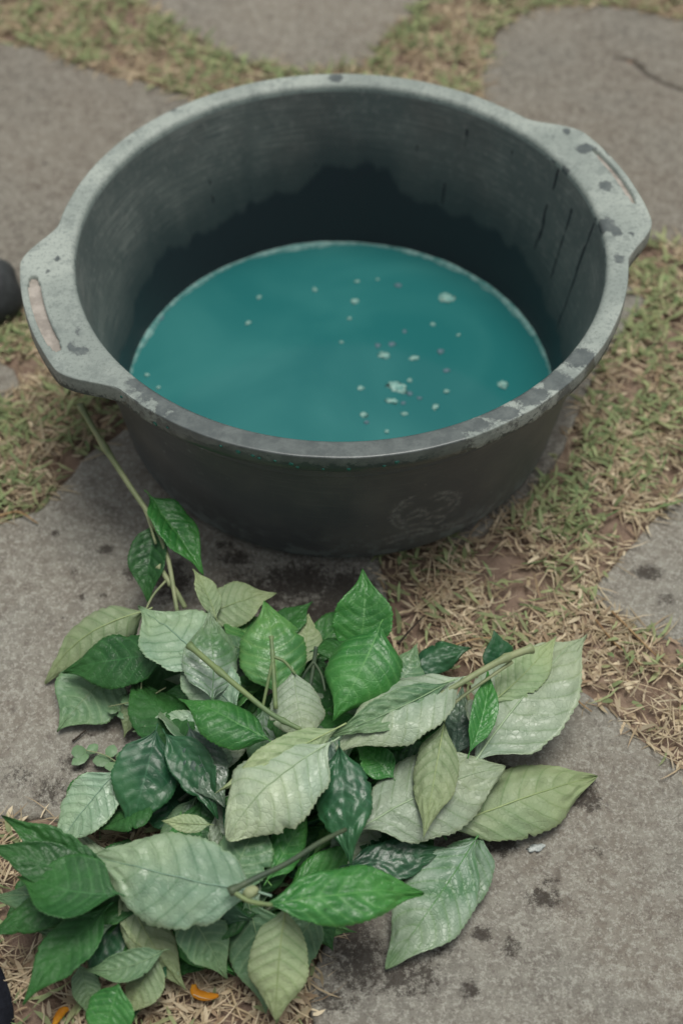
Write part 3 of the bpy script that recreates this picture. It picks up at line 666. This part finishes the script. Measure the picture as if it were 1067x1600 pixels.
leaf('pale narrow leaf tip left of the tall bright green leaf', (475, 1040), (482, 958), 52, 'yell', 26, 34, roll=8)
leaf('blue grey serrated leaf with tip at the upper left', (338, 1050), (216, 944), 112, 'blue', 54, 48, roll=10, curl=10, wavy=1.6, bend=.03)
leaf('grey pale leaf under the thick diagonal stem', (372, 1112), (272, 1012), 86, 'blue', 44, 56, roll=-14, curl=-8)
leaf('light green glistening leaf with one ragged brown hole near its tip', (332, 1096), (328, 952), 92, 'silver', 54, 66, roll=18, curl=-12, wavy=1.4)
leaf('broad glossy leaf with white glints behind the forked stem', (436, 1088), (414, 934), 112, 'shiny', 46, 62, roll=2, curl=-8, wavy=1.5)
leaf('green leaf edge showing left of the bright broad leaf', (570, 1018), (486, 1012), 56, 'deep', 40, 52, roll=20)
leaf('tall bright green leaf standing nearest the tub', (556, 1030), (566, 888), 94, 'top', 34, 66, roll=0, curl=12, fold=8, bend=-.03)
leaf('dull green rounded leaf right of the bright broad one', (612, 1088), (652, 1004), 62, 'gund', 40, 48, roll=10)
leaf('dark soaked leaf lying against the litter beside the long pale stem', (640, 1048), (738, 1010), 50, 'wet', 18, 24, roll=16, wavy=1.5)
leaf('dark blue green leaf tip behind the big pale right leaf', (790, 1065), (772, 984), 52, 'wet', 14, 34, roll=10)
leaf('grey soaked leaf crumpled in the gap under the long pale stem', (712, 1184), (722, 1070), 56, 'wetg', 16, 28, roll=-10, wavy=2)
leaf('slim folded bright green leaf in the gap beside the big pale leaf', (733, 1176), (764, 1040), 44, 'top', 44, 54, fold=24, roll=10, wavy=.4)
leaf('pale leaf mostly hidden behind the biggest upper right leaf', (765, 1100), (872, 988), 64, 'yell', 36, 40, roll=10)
leaf('biggest pale leaf at the upper right, tip toward the dry grass', (742, 1190), (918, 982), 152, 'pale', 34, 34, roll=-4, curl=8, fold=5, wavy=1.1)
leaf('pale green leaf with the rightmost tip, lying on the stone', (694, 1292), (938, 1206), 116, 'yell', 20, 10, roll=8, curl=-14, fold=4, arch=.03, wmax=.5)
leaf('large silvery leaf with toothed lower edge right of centre', (560, 1296), (790, 1196), 142, 'pale', 38, 34, roll=6, curl=-8, wmax=.52)
leaf('bright green leaf edge glimpsed under the long pale stem', (615, 1215), (556, 1160), 50, 'top', 40, 46, roll=10)
leaf('yellowish hanging leaf lying across the silvery leaf', (694, 1128), (661, 1308), 76, 'yell', 54, 46, roll=4, curl=-12)

# -- centre
leaf('grey pale leaf with wrinkled glints left of the bright oval leaf', (330, 1128), (206, 1142), 56, 'blue', 36, 34, roll=-22, wavy=1.8)
leaf('large dark soaked leaf left of centre, glossy, tip down', (244, 1140), (200, 1304), 104, 'wet', 46, 24, roll=-14, curl=10)
leaf('dark blue green leaf between the soaked leaf and the grey one', (258, 1146), (338, 1280), 68, 'wet', 46, 34, roll=24, curl=14, bend=.08)
leaf('dull grey green leaf tucked left of the whitest leaf', (296, 1136), (352, 1262), 78, 'wetg', 50, 40, roll=14)
leaf('soaked leaf bent over in the centre, dark lower half with a sheen', (530, 1166), (548, 1352), 92, 'wet', 62, 42, roll=10, arch=.1, curl=-14, wavy=1.8)
leaf('grey upper leaf above the bent soaked one', (516, 1160), (512, 1276), 74, 'wetg', 58, 52, roll=-14)
leaf('dark green leaf behind the bright long lower leaf', (540, 1352), (700, 1322), 66, 'wet', 24, 20, roll=12)
leaf('green leaf with silvery sheen whose split tip points down onto the stone', (742, 1312), (602, 1514), 118, 'silver', 18, 5, roll=-6, curl=6, wmax=.5, wavy=.8)
leaf('wet silvery leaf tip beside the split one on the stone', (752, 1300), (682, 1458), 92, 'silver', 14, 3, roll=-4, wavy=.8)
leaf('grey green leaf behind the largest left leaf', (350, 1398), (412, 1268), 92, 'gund', 40, 46, roll=-8)
leaf('shaded green leaf between the largest left leaf and the dark stem', (398, 1404), (452, 1280), 62, 'deep', 30, 38, roll=12)
leaf('pale folded strip of leaf right above the whitest leaf', (530, 1136), (336, 1240), 62, 'yell', 70, 60, roll=-26, curl=-10, arch=.04)
leaf('whitest leaf in the heap, oval, underside up, one dark nick', (520, 1158), (350, 1306), 138, 'pale', 74, 60, roll=4, curl=-16, arch=.05, wmax=.55)
leaf('olive leaf edge showing at the rounded end of the whitest leaf', (430, 1250), (352, 1296), 40, 'yell', 58, 48, roll=-30, bend=-.15)
leaf('small blue grey leaf with a white midrib, tip down at left', (184, 1204), (82, 1328), 78, 'blue', 34, 18, roll=4, fold=8)
leaf('green leaf half hidden behind the small blue grey leaf', (168, 1212), (104, 1284), 70, 'top', 20, 14, roll=-10)
leaf('small pale scrap of leaf above the largest left leaf', (330, 1288), (252, 1282), 30, 'yell', 56, 58, roll=-20)
leaf('largest leaf at left, broad, grey green underside with dark nicks', (408, 1396), (138, 1330), 158, 'blue', 70, 58, roll=-8, curl=-10, wavy=1.5, arch=.03, wmax=.5)
leaf('thin pale edge of a leaf under the largest left leaf', (250, 1390), (100, 1330), 50, 'yell', 54, 44, roll=14)

# -- lower
leaf('long pale leaf with tip toward the orange petal', (196, 1388), (292, 1550), 74, 'yell', 44, 10, roll=12, curl=-10)
leaf('olive leaf edge curving beside the dark hollow at lower left', (196, 1376), (250, 1500), 40, 'yell', 40, 22, roll=-24, bend=-.1)
leaf('folded deep green leaf between two pale ones below the largest leaf', (228, 1390), (352, 1524), 62, 'top', 44, 16, roll=14, fold=16, bend=.08)
leaf('grey green leaf below the largest leaf, notch in its right edge', (280, 1402), (356, 1530), 80, 'gund', 50, 20, roll=-6, curl=8)
leaf('pale leaf in front, left half of the lowest pointed pair', (384, 1400), (416, 1586), 96, 'gund', 36, 4, roll=4, curl=4, wavy=.6)
leaf('green leaf with pale lower edge beside the lowest pointed leaf', (500, 1418), (420, 1560), 74, 'gund', 30, 12, roll=-20, curl=8)
leaf('lowest pale leaf, tip pointing straight down at the bottom edge', (446, 1416), (430, 1600), 104, 'yell', 62, 22, roll=-6, curl=-10, fold=-6, wmax=.58, wavy=.7)
leaf('dark green leaf tip under the bright long lower leaf', (480, 1412), (521, 1486), 50, 'deep', 20, 8, roll=0)
leaf('small wrinkled grey green leaf curled above the lowest left leaves', (258, 1484), (128, 1514), 50, 'gund', 34, 28, roll=-14, curl=20, bend=.06)
leaf('pale olive leaf at the lower left pointing down to the litter', (246, 1490), (194, 1590), 62, 'yell', 28, 10, roll=10)
leaf('dark wet leaf edge right of the pale olive one', (262, 1496), (200, 1594), 44, 'wet', 20, 6, roll=26)
leaf('small grey leaf at the lower left with folded pale edge', (124, 1506), (140, 1590), 46, 'gund', 24, 8, roll=-10, fold=10)
leaf('bright green leaf cut by the bottom edge of the picture', (186, 1536), (148, 1640), 76, 'top', 30, 14, roll=0, curl=10)

# -- sprigs: a cut stem with its own leaves
s = sprig('sprig with a long bare stem leaning toward the tub', 290, 960)
stem(s, [(126, 634, 78), (160, 692, 74), (205, 762, 66), (238, 812, 58), (262, 870, 48), (278, 960, 34)], .0030, .0019, STEMP, (.0, .22, .62))
stem(s, [(205, 760, 66), (228, 800, 60), (244, 850, 52)], .0017, .0012, STEMP, name='side_stem')
leaf(None, (232, 772), (322, 892), 60, 'top', 62, 46, s, fold=26, roll=-14, curl=10, bend=-.05)
leaf(None, (248, 812), (230, 944), 62, 'deep', 54, 32, s, fold=18, roll=10, curl=10)
s = sprig('short cut stem with a pale node poking out under the leaning sprig', 282, 940)
stem(s, [(248, 884, 44), (262, 905, 40), (276, 925, 36), (290, 950, 30)], .0026, .0024, STEMP, (.0, .45))
stem(s, [(262, 905, 40), (240, 930, 36), (226, 958, 32)], .0012, .001, STEMP, name='side_stem')
s = sprig('sprig with a thick pale diagonal stem over a bright oval leaf', 440, 1120)
stem(s, [(296, 1008, 72), (335, 1042, 74), (380, 1080, 74), (425, 1116, 72), (470, 1140, 70)], .0027, .0019, STEM, (.0, .3, .85))
leaf(None, (420, 1156), (280, 1084), 74, 'top', 66, 72, s, roll=12, curl=-14, arch=.04)
s = sprig('sprig with a dark upright forked stem and a tent shaped pale leaf', 432, 1110)
stem(s, [(424, 994, 80), (427, 1040, 74), (431, 1108, 64)], .0016, .0019, STEM, (.0, .3))
stem(s, [(427, 1030, 76), (418, 1070, 68), (410, 1108, 60)], .0016, .0012, STEM, name='side_stem')
stem(s, [(428, 1026, 76), (445, 1034, 74), (462, 1054, 70)], .0014, .0012, STEM, name='side_stem')
leaf(None, (458, 1046), (478, 1160), 108, 'pale', 70, 58, s, roll=-6, fold=-14, curl=-8, wmax=.62)
s = sprig('short dark stem forking below the tall bright green leaf', 492, 1050)
stem(s, [(494, 1010, 72), (490, 1040, 66), (484, 1076, 60)], .0018, .0016, STEMD, (.35,))
stem(s, [(490, 1034, 68), (478, 1050, 64), (470, 1066, 60)], .0013, .001, STEMD, name='side_stem')
stem(s, [(490, 1034, 68), (502, 1054, 64), (508, 1080, 60)], .0013, .001, STEMD, name='side_stem')
leaf(None, (594, 976), (519, 1124), 132, 'top', 76, 62, s, roll=-6, curl=-14, fold=-4, arch=.04, wmax=.42)
s = sprig('sprig with a long pale stem pointing right over a creamy leaf', 720, 1070)
stem(s, [(830, 1013, 62), (790, 1028, 64), (745, 1052, 66), (700, 1078, 66), (620, 1110, 66)], .0034, .0019, STEMP, (.0, .25))
stem(s, [(800, 1034, 60), (765, 1058, 58), (715, 1094, 54), (690, 1120, 52)], .0016, .0013, STEMP, name='side_stem')
leaf(None, (724, 1058), (524, 1170), 106, 'pale', 64, 60, s, roll=10, curl=-12, arch=.04, wmax=.5)
leaf(None, (700, 1066), (508, 1150), 56, 'gund', 70, 70, s, roll=-18, fold=10, curl=10)
s = sprig('sprig with a dark stem across the lower heap and a long bright leaf', 370, 1392)
stem(s, [(358, 1394, 82), (400, 1372, 82), (450, 1348, 80), (500, 1316, 76), (540, 1296, 68)], .0026, .0017, STEMD, (.0, .05))
stem(s, [(366, 1394, 82), (390, 1408, 80), (425, 1414, 76)], .002, .0016, STEM, name='side_stem')
V, F = ball((0, 0, 0), .006, .0045, .004, .6, 3, .2); mk('bud', V, F, STEMP, s, loc=at(392, 1394, .081*HZ)-s.location)
leaf(None, (408, 1414), (668, 1388), 92, 'top', 74, 56, s, roll=4, curl=-12, arch=.02, wavy=1.5, wmax=.55)
s = sprig('sprig of slender deep green leaves fanning out at the left edge', 180, 1396)
stem(s, [(190, 1400, 40), (215, 1420, 36), (245, 1440, 30)], .0024, .0026, STEMD)
leaf(None, (186, 1392), (-30, 1392), 60, 'gund', 40, 36, s, roll=10)
leaf(None, (182, 1388), (2, 1274), 64, 'deep', 52, 62, s, roll=-14, curl=10)
leaf(None, (184, 1394), (-26, 1318), 72, 'deep', 58, 70, s, roll=-4, curl=8)
leaf(None, (170, 1398), (-30, 1462), 60, 'deep', 40, 40, s, roll=6)
leaf(None, (186, 1396), (26, 1362), 104, 'deep', 66, 64, s, roll=16, curl=14, bend=.16)
leaf(None, (168, 1416), (30, 1562), 72, 'deep', 46, 44, s, roll=8, curl=8)
leaf(None, (200, 1410), (140, 1540), 84, 'wet', 28, 16, s, roll=0)

# ------------------------------------------------------------------ small weed, petals, straws and other small things
def weed(label, x, y, stems):
    o = tag(empty('weed_seedling', at(x, y, .001)), label, 'weed')
    for pts, ls in stems:
        stem(o, [(a, b, z) for a, b, z in pts], .0006, .0004, STEMP)
        for (a, b, z, lx, ly, wd) in ls:
            SEED[0] += 1
            P0 = at(a, b, z/1000); P1 = at(lx, ly, (z+2)/1000); d = (P1-P0)*.85; sdv = Vector((0, 0, 1)).cross(d).normalized()*wd/3600
            pr = [(0, .15), (.2, .7), (.5, 1), (.8, .75), (1, .1)]; V = []
            for t, k in pr:
                for q in (-1, 0, 1): V.append(d*t+sdv*q*k+Vector((0, 0, .0015*(1-abs(q))*k)))
            F = [(i*3+j, i*3+j+1, i*3+j+4, i*3+j+3) for i in range(4) for j in range(2)]
            top = len(V); V += [v-Vector((0, 0, .0004)) for v in V]; F += [tuple(top+q for q in f[::-1]) for f in F]
            mk('leaflet', V, F, LM['gund'], o, loc=P0-o.location)
    return o
weed('tiny weed with rounded blue green leaflets on the stone left of the heap', 185, 1190, [([(190, 1196, 4), (165, 1180, 8), (135, 1172, 8)], [(170, 1184, 8, 180, 1160, 20), (150, 1176, 8, 138, 1162, 22), (135, 1172, 8, 108, 1178, 26), (140, 1176, 7, 108, 1198, 20), (175, 1186, 6, 140, 1190, 24), (180, 1190, 6, 172, 1208, 28), (188, 1192, 6, 196, 1170, 22)])])
weed('spindly weed with grey green leaflets hanging below the dim green leaf', 215, 1120, [([(222, 1060, 34), (220, 1085, 26), (214, 1115, 14), (206, 1140, 5)], [(220, 1085, 26, 246, 1092, 20), (219, 1090, 24, 184, 1098, 22), (217, 1100, 20, 250, 1108, 24), (216, 1108, 17, 232, 1122, 22), (214, 1112, 15, 178, 1120, 20), (210, 1125, 12, 226, 1136, 18)]), ([(260, 1074, 30), (225, 1092, 24), (170, 1104, 16)], [(200, 1098, 20, 188, 1084, 16), (180, 1102, 18, 172, 1118, 18)])])
def petal(label, pts, wd):
    c = at(pts[0][0], pts[0][1], .002); P = smooth_path([at(x, y, z/1000)-c for x, y, z in pts], 6); V = []
    n = len(P)
    for i, p in enumerate(P):
        d = (P[min(i+1, n-1)]-P[max(i-1, 0)]).normalized(); sv = Vector((0, 0, 1)).cross(d).normalized(); k = math.sin(math.pi*(.08+.86*i/(n-1)))**.7*(1+.2*nz(i*.8, wd))
        for q in (-1, -.5, 0, .5, 1): V.append(p+sv*q*k*wd/2+Vector((0, 0, .0022*q*q*k)))
    F = [(i*5+j, i*5+j+1, i*5+j+6, i*5+j+5) for i in range(n-1) for j in range(4)]
    top = len(V); V += [v-Vector((0, 0, .0006)) for v in V]; F += [tuple(top+q for q in f[::-1]) for f in F]
    e = [j for j in range(5)]+[i*5+4 for i in range(1, n)]+[(n-1)*5+j for j in range(3, -1, -1)]+[i*5 for i in range(n-2, 0, -1)]
    F += [(e[q], e[(q+1) % len(e)], top+e[(q+1) % len(e)], top+e[q]) for q in range(len(e))]
    tag(mk('flower_petal', V, F, ORANGE, loc=c), label, 'petal', 'orange petals on the litter')
petal('orange petal lying on the litter left of the lowest pale leaf', [(303, 1538, 6), (306, 1552, 4), (322, 1558, 5), (342, 1556, 8)], .0075)
petal('orange petal at the bottom edge below the slender green leaves', [(84, 1604, 3), (92, 1590, 5), (100, 1580, 7), (108, 1576, 6)], .0065)
def twig(label, name, pts, r, mat, cat):
    c = at(pts[0][0], pts[0][1], 0); P = smooth_path([at(x, y, z/1000)-c for x, y, z in pts], 6); V, F = tube(P, [r*(1-.5*i/len(P)) for i in range(len(P))], 6)
    tag(mk(name, V, F, mat, loc=c), label, cat)
twig('dark thin twig behind the bright broad leaf', 'twig', [(622, 1006, 20), (640, 985, 14), (662, 962, 6)], .0012, TWIG, 'twig')
twig('curved dry straw touching the dark blue leaf tip', 'dry_straw', [(690, 1022, 5), (715, 1006, 5), (745, 998, 5), (772, 996, 4)], .0011, STRAW, 'straw')
twig('straight dry straw on the stone corner right of the big pale leaf', 'dry_straw', [(893, 1085, 3), (908, 1100, 3), (924, 1112, 3)], .001, STRAW, 'straw')
twig('long dry straw lying along the pointed paving stone', 'dry_straw', [(955, 955, 3), (985, 985, 3), (1010, 1010, 3), (1035, 1035, 2)], .0012, STRAW, 'straw')
twig('long dry straw crossing the bare soil above the stone corner', 'dry_straw', [(930, 968, 3), (960, 1005, 3), (1002, 1040, 2)], .001, STRAW, 'straw')
twig('bent dry straw in the grass at the left below the handle', 'dry_straw', [(0, 806, 5), (30, 800, 6), (60, 818, 3)], .0014, STRAW, 'straw')
twig('short dark twig on the stone left of the weed', 'twig', [(114, 1158, 2), (124, 1150, 2), (134, 1141, 2)], .0012, TWIG, 'twig')
V, F = ball((0, 0, 0), .0075, .0034, .0005, .3, 9, .45, 28, 6, 1.9)
SPLASH = m_plain('foam_painted_glint', srgb(190, 196, 190), srgb(150, 158, 154), 300, .3, .3, .6, .001)  # foam, its pale colour also painting a wet glint on the stone
tag(mk('foam_splash', V, F, SPLASH, loc=at(838, 1324, .0008)), 'small white splash of foam on stone under the rightmost pale leaf', 'foam')
V, F = ball((0, 0, 0), .041, .043, .033, .4, 5, .12, 40, 24, 1.1)
p = at(-22, 452, .02); tag(mk('dark_stone', V, F, DSTONE, loc=p), 'smooth rounded dark grey stone cut off by the left edge beside the tub handle', 'stone')
# navy cloth corner, folded, at the lower left edge
V = []; F = []; nn = 30
for j in range(nn+1):
    for i in range(nn+1):
        u, vv = i/nn, j/nn
        px, py = -130+u*(112+34*math.sin(vv*2.4+.3)+12*vv), 1488+vv*190
        hgt = .004+.032*(1-u**4)*(.55+.3*math.sin(vv*7+u*3)+.25*fbm(u*2.5, vv*2.5, 8, 3))
        q = at(px, py, max(.003, hgt)); V.append(q-at(0, 1550, 0))
for j in range(nn):
    for i in range(nn): F.append((j*(nn+1)+i, (j+1)*(nn+1)+i, (j+1)*(nn+1)+i+1, j*(nn+1)+i+1))
top = len(V); V += [v-Vector((0, 0, .002)) for v in V]; F += [tuple(top+q for q in f[::-1]) for f in F]
cl = tag(mk('dark_cloth', V, F, NAVY, loc=at(0, 1550, 0)), 'folded dark navy cloth cut off by the lower left edge', 'cloth')
V2, F2 = tube([V[(4)*(nn+1)+i]+Vector((0, 0, .001)) for i in range(12, nn)], [.0008]*(nn-12), 6); mk('seam', V2, F2, SEAM, cl)

# ------------------------------------------------------------------ grass and dry litter on the soil
def scatter(name, n, label, cat, dens, spec, seed):
    rg = np.random.RandomState(seed)
    V = []; F = []; C = []
    xs_ = rg.uniform(-.55, .55, n*6); ys_ = rg.uniform(-.7, .85, n*6)
    inn = np.zeros(len(xs_), bool)
    for poly in stone_world:
        c = poly.mean(0); inn |= inside(c+(poly-c)*(.972+.02*rg.rand()), xs_, ys_)
    inn |= np.hypot(xs_, ys_) < .205
    cnt = 0
    for x, y, k in zip(xs_, ys_, inn):
        if k or cnt >= n: continue
        p = pix((x, y, 0))
        if not (-120 < p.x < 1190 and -120 < p.y < 1720): continue
        d = dens(p.x, p.y, x, y)
        if rg.rand() > d: continue
        cnt += 1
        L, wd, pit, col, bend = spec(rg, p.x, p.y, x, y)
        az = rg.uniform(0, 2*math.pi); dr = np.array([math.cos(az), math.sin(az), 0]); sv = np.array([-math.sin(az), math.cos(az), 0])
        z0 = max(soil_z(x, y), -.004)+rg.uniform(0, .005); o = np.array([x, y, z0]); b = len(V)
        rollv = rg.uniform(-.5, .5); sv = sv*math.cos(rollv)+np.array([0, 0, math.sin(rollv)])
        sway = rg.uniform(-.5, .5)*L
        for t, k2 in ((0, .55), (.35, 1), (.7, .8)):
            a = pit*(1-bend*t)
            c = o+dr*L*t*math.cos(pit)+np.array([0, 0, 1])*L*(math.sin(pit)*t-bend*.55*t*t*math.sin(pit))+np.array([-math.sin(az), math.cos(az), 0])*sway*t*t
            V.append(c-sv*wd*k2/2); V.append(c+sv*wd*k2/2)
        c = o+dr*L*math.cos(pit)+np.array([0, 0, 1])*L*(math.sin(pit)-bend*.55*math.sin(pit))+np.array([-math.sin(az), math.cos(az), 0])*sway; V.append(c)
        F += [(b, b+1, b+3, b+2), (b+2, b+3, b+5, b+4), (b+4, b+5, b+6)]; C += [col]*7
    o = mk(name, V, F, GRASS, attrs={'col': C}, smooth=False); tag(o, label, cat, kind='stuff'); return o
def lerp(a, b, t): return tuple(x+(y-x)*t for x, y in zip(a, b))
G1, G2, G3 = srgb(146, 164, 116), srgb(116, 144, 96), srgb(182, 188, 140)
T1, T2, T3 = srgb(232, 219, 188), srgb(206, 187, 154), srgb(156, 130, 106)
def green_d(px, py, x, y):
    n = .45+1.7*fbm(x*16, y*16, 7, 3)
    if py > 1240: return .06+.1*max(0, n-.4)
    if py > 840: return max(.04, .34*n*sm(1250, 850, py))
    return max(.04, min(1, n*1.2))
def dry_d(px, py, x, y):
    n = .5+1.5*fbm(x*15+4, y*15, 9, 3)
    return max(.1, min(1, n*1.2))
def green_s(rg, px, py, x, y):
    c = lerp(lerp(G1, G2, rg.rand()), G3, rg.rand()*.7); k = rg.uniform(.6, 1.2); return (rg.uniform(.008, .022)+.018*rg.rand()**3, rg.uniform(.002, .0054), rg.uniform(.05, 1.0), (c[0]*k, c[1]*k, c[2]*k, 1), rg.uniform(.3, 1.1))
def dry_s(rg, px, py, x, y):
    c = lerp(lerp(T1, T2, rg.rand()), T3, rg.rand()**2*.9); k = rg.uniform(.55, 1.1); fine = rg.rand() < .5; return (rg.uniform(.01, .038) if fine else rg.uniform(.006, .018), rg.uniform(.0007, .002) if fine else rg.uniform(.0018, .0042), rg.uniform(-.05, .35), (c[0]*k, c[1]*k, c[2]*k, 1), rg.uniform(0, .8))
scatter('grass', 8500, 'short green grass growing in the soil between the paving stones', 'grass', green_d, green_s, 11)
scatter('dry_litter', 26000, 'dry tan grass clippings littering the soil between the stones', 'litter', dry_d, dry_s, 12)
